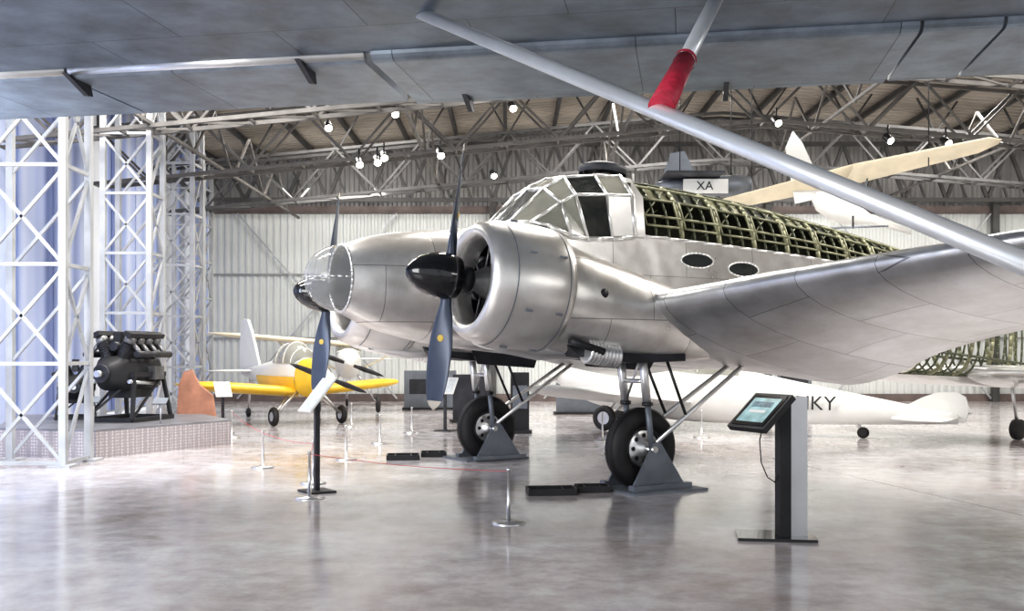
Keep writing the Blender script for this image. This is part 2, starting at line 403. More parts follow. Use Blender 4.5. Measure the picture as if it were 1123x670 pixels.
mb.loft([[A(3.20+.002,-p,z) for p,z in ((.77,2.95),(.71,3.47),(.45,3.75),(0,3.79),(-.45,3.75),(-.71,3.47),(-.77,2.95))],
         [A(3.36,-p,z) for p,z in ((.77,2.95),(.72,3.46),(.46,3.73),(0,3.775),(-.46,3.73),(-.72,3.46),(-.77,2.95))]],SILV,False)
mb.obj('canopy',AC,fixn=False)
mb=MB()
mb.box(A(2.15,0,2.93),(.3,1.1,.12),INT); mb.box(A(3.24,0,3.25),(.04,1.2,.8),INT); mb.box(A(2.5,0,2.7),(1.5,1.2,.04),INT)
for l in(.3,-.3):
    mb.box(A(2.85,l,3.1),(.12,.42,.6),INT); mb.box(A(2.65,l,2.85),(.4,.42,.12),INT)
mb.obj('cockpit_interior',AC)
mb=MB()
mb.revolve([(0,.31),(.05,.33),(.10,.31),(.14,.20),(.155,0)],A(3.25,0,3.84),(.10,0,1),DKPAINT,28)
mb.tube(A(3.25,0,3.7),A(3.25,0,3.86),.1,SILV)
mb.revolve([(0,.17),(.03,.2),(.10,.17),(.14,.001)],A(3.42,-.1,3.82),(.5,.2,.6),INT,24)
mb.tube(A(2.95,0,3.75),A(2.95,0,4.28),.010,DARK,.004)
mb.tube(A(3.75,0,3.7),A(3.75,0,3.9),.012,WHITE)
mb.obj('roof_dome_and_aerial',AC)
# skeleton
mb=MB()
ks=frange(3.36,12.2,42)
for i,k in enumerate(ks):
    if k<9: a1=alim(k); arc=frange(a1,pi-a1,20)
    else: arc=frange(0,2*pi,32)
    mb.poly([secpt(k,a,-.02) for a in arc],.018 if i%3 else .034,GREENY if i%3==0 else GREEN,5)
def str_line(f,k0,k1,r,m):
    mb.poly([secpt(k,f(k)) for k in frange(k0,k1,28)],r,m,5)
for q,m,r in((0,SILV,.02),(.10,GREENY,.018),(.2,GREEN,.018),(.32,GREENY,.02),(.4,GREEN,.016),(.5,GREENY,.022),(.6,GREEN,.014),(.68,GREENY,.022),(.8,GREEN,.014),(.9,GREENY,.02)):
    str_line(lambda k,q=q: (alim(k)+(pi-2*alim(k))*q) if k<9 else alim(9)+(pi-2*alim(9))*q,3.36,12.2,r,m)
for q in(.0,.25,.5,.75,1):
    str_line(lambda k,q=q: alim(9)-(pi+2*alim(9))*q,9,12.2,.022,GREEN)
f=lambda k,q: alim(min(k,9))+(pi-2*alim(min(k,9)))*q
for i in range(0,len(ks)-3,3):
    for s in(.08,.92):
        k0,k1=ks[i],ks[i+3]
        mb.tube(secpt(k0,f(k0,s)),secpt(k1,f(k1,.35 if s<.5 else .65)),.012,GREENY,seg=5)
for i in range(0,len(ks)-4,3):
    k0,k1=ks[i]+.05,ks[i+3]-.05
    q0,q1=.05,.2
    c=[secpt(k0,f(k0,q0),.01),secpt(k1,f(k1,q0),.01),secpt(k1,f(k1,q1),.01),secpt(k0,f(k0,q1),.01),secpt(k0,f(k0,q0),.01)]
    mb.poly(c,.016,GREENY,5)
    c=[secpt(k0,f(k0,.22),-.03),secpt(k1,f(k1,.22),-.03),secpt(k1,f(k1,.34),-.03),secpt(k0,f(k0,.34),-.03)]
    if i<24: mb.loft([[c[0],c[1]],[c[3],c[2]]],GREENY if i%6==0 else OLIVE,False)
mb.obj('fuselage_frame',AC,fixn=False)
mb=MB()
mb.loft([[secpt(k,alim(k)+(pi-2*alim(k))*q,-.05) for q in frange(.52,1,10)] for k in frange(3.36,9,20)],OLIVE,False)
mb.box(A(6,0,2.3),(5.2,1.1,.03),OLIVE)
mb.obj('cabin_lining',AC,fixn=False)
# wings
LS=[(0,1.9,1.92,5.35,1.30,.56),(1.2,2.05,1.95,5.35,1.24,.56),(2.3,2.33,2.06,5.30,1.12,.52),(3.0,2.42,2.12,5.28,1.27,.48),(3.55,2.52,2.17,5.26,1.50,.46),(4.5,2.70,2.26,5.2,1.72,.40),
    (6,2.95,2.39,5.05,1.98,.33),(7.5,3.25,2.52,4.9,2.22,.24),(8.2,3.5,2.59,4.7,2.40,.14),(8.45,3.8,2.63,4.4,2.55,.03)]
def smooth_secs(LS,n):
    out=[]
    for i in range(len(LS)-1):
        for t in frange(0,1,n)[:-1]:
            l=LS[i][0]+(LS[i+1][0]-LS[i][0])*t; out.append((l,)+tuple(interp(LS,l)))
    out.append(LS[-1]); return out
mb=MB(); wing(mb,smooth_secs(LS,3),SILV_W); mb.obj('wing_port',AC)
mb=MB(); wing(mb,[(-s[0],)+tuple(s[1:]) for s in smooth_secs(LS,3)],SILV_W); mb.obj('wing_starboard',AC)
mb=MB()
TP=[(0,10.6,1.22,12.3,.90,.30),(2.4,10.9,1.22,12.25,.93,.22),(3.0,11.2,1.2,12.1,1.0,.06)]
wing(mb,smooth_secs(TP,4),SILV); wing(mb,[(-s[0],)+tuple(s[1:]) for s in smooth_secs(TP,4)],SILV)
mb.tube(A(11.9,0,1.1),A(12.1,0,.2),.03,STEEL); mb.revolve([(-.06,.1),(-.05,.18),(.05,.18),(.06,.1)],A(12.1,0,.18),(0,1,0),RUB,20,cap0=True,cap1=True)
mb.obj('tailplane',AC)
mb=MB()
for s in(1,-1):
    mb.revolve([(0,.001),(.004,.07),(.02,.08)],A(3.1,4.1*s,1.985),(0,0,1),WHITE,20)
mb.obj('landing_lights',AC)

def finned_cyl(mb,o,d,r,L,fins,m,m2):
    prof=[(0,r*.7)]
    for i in range(fins):
        t=L*(.15+.55*i/fins); dt=L*.55/fins
        prof+=[(t,r*.75),(t+.02*dt,r),(t+.5*dt,r),(t+.52*dt,r*.75)]
    mb.revolve(prof,o,d,m2,14,False)
    mb.revolve([(L*.7,r*.8),(L*.72,r*.95),(L*.9,r*.85),(L*.97,r*.4),(L,.001)],o,d,m,14)
def radial(mb,o,fd,n,R,r0,m,m2,mc):
    o=Vector(o); d,a,c=mb.basis(fd)
    mb.revolve([(-.18,r0*.9),(-.1,r0),(.1,r0),(.16,r0*.8),(.28,r0*.45),(.36,r0*.3),(.4,.001)],o,d,mc,24,cap0=True)
    for i in range(n):
        t=2*pi*i/n+pi/2; u=a*math.cos(t)+c*math.sin(t)
        finned_cyl(mb,o+u*r0*.8,u,R*.17,R-r0*.8,7,m,m2)
        mb.tube(o+u*r0*.9+d*.12,o+u*(R*.93)+d*.09,.012,m,seg=6)
        v=(a*math.cos(t+.16)+c*math.sin(t+.16)); mb.tube(o+v*r0*.8-d*.1,o+v*(R*.8)-d*.1,.025,m,seg=8)
def nacelle(sgn,name):
    L=1.77*sgn
    mb=MB()
    ax=Vector((1,0,-.10)).normalized(); o=A(0,L,2.285)
    prof=[(.62,.44),(.46,.435),(.38,.455),(.335,.50),(.35,.55),(.42,.60),(.55,.638),(.8,.662),(1.05,.662),(1.20,.65),(1.26,.63),(1.24,.60)]
    mb.revolve(prof,o,ax,SILV_C,64)
    for t,r in((.57,.643),(1.17,.653)):
        mb.revolve([(t-.006,r+.001),(t,r+.005),(t+.006,r+.001)],o,ax,LEDGE,64)
    d,a,c=mb.basis(ax)
    for i in range(7):
        t=2*pi*(i+.5)/7; u=a*math.cos(t)+c*math.sin(t)
        for tt in(.7,1.05):
            mb.beam(o+d*tt+u*.665,o+d*(tt+.08)+u*.665,.02,LEDGE,.02)
    mb.obj(name+'_cowling',AC)
    mb=MB()
    mb.revolve([(.85,.60),(.85,.001)],o,ax,BLACK,32)
    mb.revolve([(.40,.45),(.85,.58)],o,ax,DKPAINT,32)
    radial(mb,o+ax*.66,-ax,7,.45,.17,MIDM,DARK,MIDM)
    mb.obj(name+'_radial_engine',AC)
    mb=MB(); rings=[]
    NT=[(1.12,2.16,.60,.60),(1.6,2.05,.585,.57),(2.1,1.95,.55,.52),(2.8,1.84,.48,.43),(3.5,1.72,.34,.28),(4.1,1.6,.12,.1),(4.25,1.57,.02,.02)]
    for k in frange(1.12,4.25,20):
        zc,w,h=interp(NT,k); rings.append([A(k,L+w*spow(math.cos(t),2/2.2),zc+h*spow(math.sin(t),2/2.2)) for t in frange(0,2*pi,36)[:-1]])
    mb.loft(rings,SILV_F)
    mb.revolve([(0,.045),(.006,.05),(.012,.0)],A(1.62,L+.575*sgn,2.12),(0,-sgn,0),BLACK,20)
    mb.obj(name+'_nacelle',AC)
    mb=MB()
    rings=[]
    for k,zc,w,h in((.42,1.70,.10,.06),(.48,1.68,.14,.1),(.8,1.63,.17,.13),(1.2,1.58,.18,.15),(1.7,1.56,.14,.12),(1.9,1.56,.05,.05)):
        rings.append([A(k,L-.05*sgn+w*math.cos(t),zc+h*math.sin(t)) for t in frange(0,2*pi,20)[:-1]])
    mb.loft(rings,SILV,cap0=True,cap1=True)
    mb.prism([A(1.3,L+.32,1.62),A(2.9,L+.32,1.50),A(2.9,L+.32,1.42),A(2.2,L+.32,1.40),A(1.5,L+.32,1.47)],(0,.66,0),DKPAINT)
    mb.prism([A(2.0,L-.42*sgn,1.62),A(3.1,L-.42*sgn,1.5),A(3.0,L-.46*sgn,1.30),A(2.1,L-.46*sgn,1.36)],(0,.02,0),DKPAINT)
    prof=[]
    for i in range(9):
        prof+=[(i*.045,.10),(i*.045+.008,.125),(i*.045+.03,.125),(i*.045+.038,.10)]
    mb.revolve(prof,A(1.55,L+.34*sgn,1.52),(1,0,-.12),SILV,20,cap0=True,cap1=True)
    mb.tube(A(1.3,L+.42*sgn,1.64),A(1.7,L+.45*sgn,1.52),.04,DARK)
    mb.tube(A(1.0,L-.3,1.62),A(1.5,L-.34,1.5),.05,DARK)
    mb.obj(name+'_underside',AC)
    mb=MB()
    sp=[(-.34,.001),(-.325,.05),(-.28,.105),(-.2,.165),(-.1,.21),(0,.232),(.1,.235),(.2,.215),(.24,.15),(.25,.08)]
    mb.revolve(sp,o,ax,BLACKG,36)
    mb.tube(o+ax*.24,o+ax*.5,.08,STEEL,seg=16)
    mb.revolve([(0,.1),(.03,.13),(.1,.13),(.12,.1)],o+ax*.26,ax,DARK,20)
    hub=o+ax*.13
    up=Vector((.10,0,1)).normalized(); lat=Vector((0,-1,0))
    for s in(1,-1):
        bd=(up*s+lat*.06*s).normalized(); F=-ax; T=lat*s
        rings=[]
        BT=[(.12,.055,55,.055),(.28,.06,50,.045),(.45,.098,42,.03),(.7,.135,34,.02),(.95,.14,28,.014),(1.15,.125,24,.01),(1.27,.09,22,.007),(1.33,.035,21,.004),(1.345,.006,21,.002)]
        for r in frange(.12,1.345,26):
            w,be,th=interp(BT,r); be=math.radians(be)
            ch=T*math.cos(be)+F*math.sin(be); nn=bd.cross(ch).normalized()
            rings.append([hub+bd*r+ch*w*math.cos(t)+nn*th*math.sin(t) for t in frange(0,2*pi,16)[:-1]])
        mb.loft(rings[:25],BLADE); mb.loft(rings[24:],TIP,cap1=True)
        w,be,th=interp(BT,.62); be=math.radians(be); ch=T*math.cos(be)+F*math.sin(be); nn=bd.cross(ch).normalized()
        for q in(1,-1): mb.revolve([(0,.0355),(.004,.03),(.005,0)],hub+bd*.62+nn*q*.0255,nn*q,GOLD,16)
    mb.obj(name+'_propeller',AC)
    LG=1.8*sgn; W=A(2.5,LG,.45); mb=MB(); y=(0,-1,0)
    tp=[]
    for t in frange(-2.5,2.5,20):
        tp.append((.125*math.sin(t),.335+.115*math.cos(t)))
    mb.revolve(tp,W,y,RUB,48)
    for g in(-.05,0,.05): mb.revolve([(g-.006,.447),(g,.452),(g+.006,.447)],W,y,BLACK,48)
    for q in(1,-1):
        mb.revolve([(.0,.25),(.085*q,.25),(.09*q,.225),(.05*q,.20)],W,y,DARK,32)
        mb.revolve([(.05*q,.20),(.06*q,.09),(.12*q,.075),(.13*q,.001)],W,y,SILV,32)
        for i in range(8):
            t=2*pi*i/8; mb.revolve([(0,.026),(.004*q,.001)],W+Vector((.145*math.cos(t),-.062*q,.145*math.sin(t))),(0,-q,0),BLACK,10)
    mb.tube(A(2.5,LG-.27,.45),A(2.5,LG+.27,.45),.035,STEEL)
    for s in(-.2,.2):
        mb.tube(A(2.5,LG+s,.45),A(2.44,LG+s,.98),.035,LEDGE); mb.tube(A(2.44,LG+s,.93),A(2.36,LG+s,1.55),.048,SILV,seg=14)
        mb.tube(A(2.55,LG+s*1.05,.52),A(3.9,LG+s*.6,1.36),.026,SILV); mb.tube(A(3.0,LG+s*.9,.8),A(2.7,LG+s,1.45),.018,DARK)
        mb.revolve([(-.02,.06),(.02,.06)],A(2.44,LG+s,.95),(0,0,1),DARK,14,cap0=True,cap1=True)
    mb.tube(A(2.4,LG-.2,1.2),A(2.4,LG+.2,1.2),.025,STEEL)
    mb.tube(A(2.44,LG-.2,.95),A(2.36,LG+.2,1.5),.014,STEEL)
    mb.obj(name+'_main_gear',AC)
    mb=MB()
    mb.box(A(2.55,LG+.12*sgn,.012),(1.0,.75,.024),LEDGE)
    for s in (.24,-.24):
        mb.prism([A(2.2,LG+s,.02),A(2.95,LG+s,.02),A(2.6,LG+s,.52),A(2.5,LG+s,.52)],(0,.03,0),LEDGE)
        mb.box(A(2.57,LG+s+.03*(1 if s>0 else -1),.05),(.8,.1,.05),LEDGE)
    mb.obj(name+'_wheel_stand',AC)
nacelle(1,'port'); nacelle(-1,'starboard')

# ------------------------------------------------------------------ OVERHEAD WING AIRCRAFT
OH=empty('high_wing_aircraft',(-.83,10.6,4.2),math.radians(-10))
mb=MB()
def slab(mb,x0,x1,y0,y1,z,th,m,nose=True):
    prof=[]
    n=8
    for t in frange(-pi/2,pi/2,n): prof.append((y1+.0-th/2*math.cos(t)*1.2,z+th/2+th/2*math.sin(t)))
    prof.append((y0,z+.06)); prof.append((y0,z))
    rings=[[Vector((x,p[0],p[1])) for p in prof] for x in frange(x0,x1,10)]
    mb.loft(rings,m,True,True,True,False)
slab(mb,-7.5,14,-1.45,-5.2,.06,.5,GREYW); mb.obj('main_wing',OH)
for i,(x0,x1,yf) in enumerate(((-7.5,-3.3,.0),(-3.27,-.28,.0),(-.2,4.55,.12),(4.58,5.2,.05),(5.23,14,.02))):
    mb=MB(); slab(mb,x0,x1,yf,-1.38 if i<2 else -1.42,-.02,.16,GREYF)
    if i<2: mb.tube((x0,-1.43,.06),(x1,-1.43,.06),.06,SILV,seg=14)
    mb.obj('flap_%d'%(i+1),OH)
mb=MB()
for x,y in((-3.28,-1.35),(-.9,-1.4),(.35,-.05),(3.0,-.05),(7,-.05)):
    mb.prism([(x,y-.2,.0),(x,y+.2,.0),(x,y+.24,-.12),(x,y+.16,-.13)],(.05,0,0),DKPAINT)
mb.obj('flap_hinges',OH)
Mi=(Matrix.Translation((-.83,10.6,4.2))@Matrix.Rotation(math.radians(-10),4,'Z')).inverted()
def loc(x,y,z): return Mi@Vector((x,y,z))
mb=MB()
STRUTM=mat('polished_strut_aluminium',(.76,.79,.82),.55,.3,.06)
mb.tube(loc(-.82,8.32,4.35),loc(3.5,1.82,.6),.049,STRUTM,seg=28)
mb.obj('lift_strut',OH)
mb=MB()
p0=Vector((.86,5.78,2.92)); p1=Vector((1.60,7.45,4.3))
q=p0.lerp(p1,.3)
mb.tube(loc(*p0),loc(*q),.078,RED,.062,seg=20); mb.tube(loc(*q),loc(*p1),.05,STRUTM,seg=20)
mb.revolve([(-.02,.072),(.02,.072)],loc(*q),loc(*p1)-loc(*p0),RED,20)
mb.obj('jury_strut',OH)
mb=MB(); W=loc(3.75,1.6,.5)
mb.revolve([(.13*math.sin(t),.37+.13*math.cos(t)) for t in frange(-2.5,2.5,16)],W,(1,0,0),RUB,36); mb.revolve([(-.1,.25),(-.05,.1),(.05,.1),(.1,.25)],W,(1,0,0),SILV,24,cap0=True,cap1=True)
mb.tube(W-Vector((.3,0,0)),W+Vector((.2,0,0)),.05,STEEL); mb.tube(W-Vector((.25,0,0)),W+Vector((-.25,0,3.6)),.06,SILV)
mb.obj('landing_wheel',OH)

# ------------------------------------------------------------------ LIGHT AIRCRAFT generator
def light_aircraft(name,loc_,ang,LEN,span,body,wingm,tailm,zf,high=False,fin=.9,rad=.42,wheelr=.2,prop=True,tilt=0,chord=None,gear=True,tw=.93,tspan=1.0):
    E=empty(name,loc_,ang)
    mb=MB(); T=[(0,.0,.25),(.05,.0,.55),(.15,0,.85),(.32,.02,1.0),(.5,.02,.85),(.75,.03,.5),(1.0,.06,.14)]
    rings=[]
    for u in frange(0,1,28):
        dz,s=interp(T,u); r=rad*s; zc=zf-tilt*u*LEN+dz
        rings.append([V(u*LEN,-r*.85*spow(math.cos(t),.85),zc+r*1.05*spow(math.sin(t),.85)) for t in frange(0,2*pi,24)[:-1]])
    mb.loft(rings,body,cap0=True,cap1=True); mb.obj('fuselage',E)
    mb=MB(); rings=[]
    for u,h,w in((.20,.02,.3),(.25,.28,.3),(.32,.42,.33),(.42,.38,.3),(.52,.05,.2)):
        z0=zf-tilt*u*LEN+rad*.7; rings.append([V(u*LEN,w*math.cos(t)*rad/.42,z0+(h*rad/.42+.05)*math.sin(t)) for t in frange(0,pi,12)])
    mb.loft(rings,BEIGEG if body is WHITE else DGLASS,False)
    for r in rings: mb.poly(r,.014,body)
    mb.obj('canopy',E)
    c=chord or LEN*.2; kl=LEN*.2; zw=(zf+rad*1.25 if high else zf-rad*.75)
    S=[(0,kl,zw,kl+c,zw-.05,c*.14),(span*.38,kl+.02*c,zw+span*.03,kl+c,zw+span*.03-.04,c*.13),(span*.46,kl+.15*c,zw+span*.036,kl+.9*c,zw+span*.036-.02,c*.08),(span*.5,kl+.4*c,zw+span*.04,kl+.7*c,zw+span*.04,.02)]
    mb=MB(); wing(mb,smooth_secs(S,4),wingm); wing(mb,[(-s[0],)+tuple(s[1:]) for s in smooth_secs(S,4)],wingm); mb.obj('wings',E)
    if high:
        mb=MB()
        for s in(1,-1):
            mb.tube((kl+.2*c,s*rad*.7,zf-rad*.4),(kl+.3*c,s*span*.25,zw+.05),.02,wingm); mb.tube((kl+.8*c,s*rad*.7,zf-rad*.4),(kl+.8*c,s*span*.25,zw+.02),.02,wingm)
            mb.tube((kl+.3*c,s*rad*.5,zf),(kl+.3*c,s*rad*.5,zw),.02,wingm)
        mb.obj('struts',E)
    mb=MB(); zt=zf-tilt*LEN+.1; ct=c*.6; ts=span*tspan
    S=[(0,LEN-ct,zt,LEN+.05,zt,.07),(ts*.13,LEN-ct*.9,zt,LEN+.05,zt,.06),(ts*.18,LEN-ct*.6,zt,LEN,zt,.03),(ts*.19,LEN-ct*.4,zt,LEN-.05,zt,.01)]
    wing(mb,smooth_secs(S,3),tailm); wing(mb,[(-s[0],)+tuple(s[1:]) for s in smooth_secs(S,3)],tailm)
    pts=[(LEN-ct*1.2,-.03,zt),(LEN-ct*.6,-.03,zt+fin*.75),(LEN-ct*.35,-.03,zt+fin*.97),(LEN-.02,-.03,zt+fin),(LEN+.12,-.03,zt+fin*.8),(LEN+.18,-.03,zt+fin*.3),(LEN+.1,-.03,zt-.1)]
    mb.prism(pts,(0,.06,0),tailm); mb.obj('tail',E)
    if gear:
        mb=MB(); kw=LEN*.2
        for s in(1,-1):
            W=V(kw,s*(rad+.35),wheelr)
            mb.revolve([(.06*math.sin(t),wheelr*.72+wheelr*.28*math.cos(t)) for t in frange(-2.4,2.4,12)],W,(0,1,0),RUB,24)
            mb.revolve([(-.05,wheelr*.5),(-.03,.03),(.03,.03),(.05,wheelr*.5)],W,(0,1,0),STEEL,20,cap0=True,cap1=True)
            mb.tube(W,V(kw,s*rad*.5,zf-rad*.6),.03,STEEL); mb.tube(W,V(kw+.4,s*rad*.5,zf-rad*.6),.02,STEEL)
        zz=max(zf-tilt*tw*LEN,.14)
        W=V(LEN*tw,0,.1); mb.revolve([(-.04,.05),(-.03,.1),(.03,.1),(.04,.05)],W,(0,1,0),RUB,16,cap0=True,cap1=True); mb.tube(W,V(LEN*(tw-.03),0,zz),.03,STEEL)
        mb.obj('landing_gear',E)
    if prop:
        mb=MB(); o=V(-.02,0,zf)
        mb.revolve([(-.25,.001),(-.2,.06),(-.08,.12),(.02,.14)],o,(1,0,0),tailm,20)
        for s in(1,-1):
            mb.loft([[o+V(-.05,s*r*.94,s*r*.34)+V(w*math.cos(t)*.5,-w*math.sin(t)*.3,w*math.sin(t)*.8) for t in frange(0,2*pi,8)[:-1]] for r,w in((.1,.04),(.4,.07),(.75,.05),(.9,.01))],DARK,cap1=True)
        mb.obj('propeller',E)
    return E
E=light_aircraft('yellow_light_aircraft',(-3.75,20.4,0),math.radians(125.6),4.7,5.0,WHITE,YEL,WHITE,1.0,fin=1.25,rad=.42,wheelr=.2,chord=1.6)
mb=MB() # yellow cowling band and tail stripe
mb.loft([[V(u*4.7,-r*.86*spow(math.cos(t),.85),1.0+r*1.06*spow(math.sin(t),.85)) for t in frange(0,2*pi,24)[:-1]] for u,r in((.04,.225),(.10,.315),(.16,.37),(.19,.39))],YEL)
mb.loft([[V(u*4.7,-r*.88*spow(math.cos(t),.85),1.02+r*1.02*spow(math.sin(t),.85)) for t in frange(pi,2*pi,14)] for u,r in((.19,.40),(.32,.436),(.5,.375),(.7,.26))],YEL,False)
mb.obj('yellow_trim',E,fixn=False)
light_aircraft('white_high_wing_aircraft',(-4.0,24.6,0),math.radians(100),4.6,7.0,WHITE,CREAM,WHITE,1.25,high=True,fin=.8,rad=.4,wheelr=.22,chord=1.0)
E=light_aircraft('white_low_wing_aircraft',(1.0,21.2,0),math.radians(-33),7.8,9.0,WHITE,WHITE,WHITE,1.02,fin=.42,rad=.58,wheelr=.25,tilt=.088,chord=1.6,tw=.80,tspan=.9)
text('registration_lettering','G-AHKY',.36,BLACK,(4.52,-.435,.50),(math.radians(84),0,math.radians(4)),E)

# hanging glider
HG=empty('hanging_glider',(6.6,20.3,4.55))
mb=MB()
def wb(p0,p1,c0,c1,m,th=.1):
    p0=Vector(p0);p1=Vector(p1)
    rings=[]
    for t in frange(0,1,10):
        p=p0.lerp(p1,t); c=(c0+(c1-c0)*t)*(1 if t<.9 else (1.05-t)*6.6)
        rings.append([p+V(0,(k-.5)*c,z*c+(k-.5)*-.5*c) for k,z in airfoil(0,0,1,0,th)])
    mb.loft(rings,m,True,True,True)
wb((.2,0,.55),(2.6,-1.4,.95),.7,.4,CREAM); wb((.2,0,.55),(-2.7,1,-.02),.7,.35,CREAM); mb.obj('wing',HG)
mb=MB(); rings=[]
for t,r in((-1.1,.03),(-.9,.16),(-.4,.24),(.2,.25),(.8,.17),(1.4,.08),(3.2,.05)):
    rings.append([V(t*.55,.24*t,-.1-.12*t)+V(0,r*math.cos(a),r*1.2*math.sin(a)) for a in frange(0,2*pi,20)[:-1]])
mb.loft(rings,WHITE,cap0=True,cap1=True)
for x in(-.2,.5): mb.tube((x,0,0),(x+.1,0,.55),.02,LEDGE)
mb.tube((.2,-.3,-.3),(.2,-.3,-.55),.02,DARK); mb.tube((-.4,-.3,-.55),(.9,-.3,-.5),.02,LEDGE)
mb.obj('fuselage',HG)
mb=MB(); mb.prism([(-.75,.4,.05),(-.95,.4,1.2),(-.80,.4,1.55),(-.6,.4,1.3),(-.1,.4,.2)],(0,.05,0),WHITE)
mb.obj('fin',HG)
mb=MB()
for x,y in((1.5,-.8),(-1.6,.6)): mb.tube((x,y,.6),(x,y,3.8),.012,DARK,seg=5)
mb.obj('suspension_cables',HG)
HT=empty('hanging_tail_unit',(4.1,21.5,5.1))
mb=MB()
rings=[[V(x,0,0)+V(0,r*math.cos(a),r*math.sin(a)) for a in frange(0,2*pi,16)[:-1]] for x,r in((-1.0,.08),(-.6,.14),(0,.2),(.7,.24),(1.0,.2))]
mb.loft(rings,LEDGE,cap0=True,cap1=True)
mb.box((-.3,0,.16),(1.2,1.6,.05),DKPAINT); mb.prism([(-.9,0,.1),(-.7,0,.7),(-.4,0,.75),(-.1,0,.15)],(0,.05,0),LEDGE)
mb.box((0,-.26,-.05),(.95,.04,.3),WHITE)
for x in(-.5,.6): mb.tube((x,0,.15),(x,0,3.1),.012,DARK,seg=5)
mb.obj('tail_structure',HT)
text('serial_lettering','XA',.26,DKPAINT,(-.2,-.285,-.13),(math.radians(90),0,0),HT)

# ------------------------------------------------------------------ PLINTH + ENGINES
mb=MB()
P=[(-7.6,14.75),(-5.95,14.35),(-4.65,16.6),(-5.6,18.2),(-8.9,18.0)]
mb.prism([(x,y,0) for x,y in P],(0,0,.38),CHECK); 
mb.prism([(x,y,.38) for x,y in P],(0,0,.03),PLINTHT)
mb.obj('display_plinth')
def inline_engine(name,x,y,z,s,ang,cyl=4):
    E=empty(name,(x,y,z),ang); E.scale=(s,s,s)
    mb=MB()
    rings=[]
    for yy,w,h in((-.62,.08,.08),(-.55,.16,.16),(-.42,.2,.2),(-.35,.28,.26),(.5,.28,.26),(.58,.2,.2)):
        rings.append([V(w*spow(math.cos(t),.6),yy,.72+h*spow(math.sin(t),.6)) for t in frange(0,2*pi,20)[:-1]])
    mb.loft(rings,BLACK,cap0=True,cap1=True)
    for bank in(-1,1):
        d=Vector((bank*.42,0,1)).normalized()
        for i in range(cyl):
            finned_cyl(mb,V(bank*.10,-.27+i*.22,.9),d,.10,.42,8,MIDM,DARK)
            mb.tube(V(bank*.28,-.27+i*.22,1.16),V(bank*.42,-.27+i*.22,1.0),.035,MIDM)
        mb.tube(V(bank*.42,-.4,1.0),V(bank*.42,.5,1.0),.05,DARK)
        mb.box(V(bank*.10,0.06,.9)+d*.43,(.12,.9,.07),BLACK,Matrix.Rotation(bank*.4,3,'Y'))
        mb.box((bank*.33,.25,.72),(.14,.25,.2),MIDM); mb.tube(V(bank*.3,-.4,.6),V(bank*.3,.4,.55),.03,STEEL)
    mb.tube(V(0,-.35,1.12),V(0,.5,1.12),.07,DARK); mb.box((0,.0,1.25),(.12,.5,.16),BLACK)
    mb.revolve([(0,.13),(.03,.14),(.06,.13)],V(0,-.66,.72),(0,1,0),DARK,24,cap0=True,cap1=True); mb.tube(V(0,-.75,.72),V(0,-.6,.72),.05,STEEL)
    mb.box((0,.1,.42),(.34,.6,.14),BLACK)
    mb.obj('inline_engine_body',E)
    mb=MB()
    for sx in(-.38,.38):
        mb.beam((sx,-.45,.03),(sx*.85,-.3,.7),.05,BLACK); mb.beam((sx,.6,.03),(sx*.85,.45,.7),.05,BLACK); mb.beam((sx,-.45,.035),(sx,.65,.035),.06,BLACK); mb.beam((sx*.85,-.35,.7),(sx*.85,.5,.7),.07,BLACK)
        mb.beam((sx,-.45,.05),(sx*.85,.45,.68),.03,BLACK)
    for yy in(-.45,.6): mb.beam((-.38,yy,.035),(.38,yy,.035),.06,BLACK)
    mb.beam((-.33,-.3,.66),(.33,-.3,.66),.05,BLACK); mb.beam((-.38,-.45,.05),(.33,-.3,.66),.03,BLACK)
    mb.obj('engine_stand',E)
inline_engine('display_aero_engine',-6.3,16.4,.410,1.08,math.radians(-12))
inline_engine('display_aero_engine',-7.35,16.9,.410,.75,math.radians(20),3)
mb=MB()
for x,y,h in((-5.5,15.7,.35),(-6.3,15.1,.4)): mb.tube((x,y,.41),(x,y,.41+h),.012,STEEL); mb.box((x,y-.02,.41+h),(.22,.15,.02),LEDGE,Matrix.Rotation(.6,3,'X'))
mb.obj('plinth_label_stand')
mb=MB(); mb.prism([(-6.5,19.4,.05),(-6.45,19.4,.9),(-6.35,19.4,1.15),(-6.2,19.4,1.2),(-6.05,19.4,.9),(-5.8,19.4,.7),(-5.7,19.4,.05)],(0,.08,0),ORANGE)
mb.beam((-6.5,19.44,.03),(-5.7,19.44,.03),.2,BLACK,.06)
mb.obj('orange_rudder')

# ------------------------------------------------------------------ KIOSK
K=empty('touchscreen_kiosk',(2.27,8.2,0))
mb=MB(); mb.box((-.12,0,.012),(.62,.42,.024),BLACKG,Matrix.Rotation(-.15,3,'Z')); mb.obj('base_plate',K)
mb=MB(); mb.box((-.06,-.02,.58),(.09,.16,1.12),BLACK)
mb.box((.055,0,.585),(.14,.14,1.13),STEEL); mb.obj('post',K)
mb=MB()
u=Vector((.42,-.9,0)).normalized(); v=Vector((.72,.25,.68)); v=(v-u*v.dot(u)).normalized(); w=u.cross(v).normalized()
if w.z<0: w=-w
R=Matrix((u,v,w)).transposed()
c=Vector((-.24,-.02,1.02))
SCREEN=mat('screen_glow',(.25,.4,.42),0,.2,.5,9,emit=(.45,.65,.62),es=.3)
mb.box(c,(.46,.40,.05),BLACK,R); mb.box(c+w*.028,(.40,.34,.006),BLACKG,R)
mb.box(c+w*.033,(.33,.27,.004),SCREEN,R)
mb.box(c+w*.037-v*.02,(.2,.03,.002),WHITE,R)
mb.box(c+w*.037+v*.06,(.24,.06,.002),mat('screen_image',(.1,.2,.25),0,.3,.6,20),R)
mb.beam(c-w*.03,(-.02,0,1.04),.08,BLACK); mb.obj('screen',K)
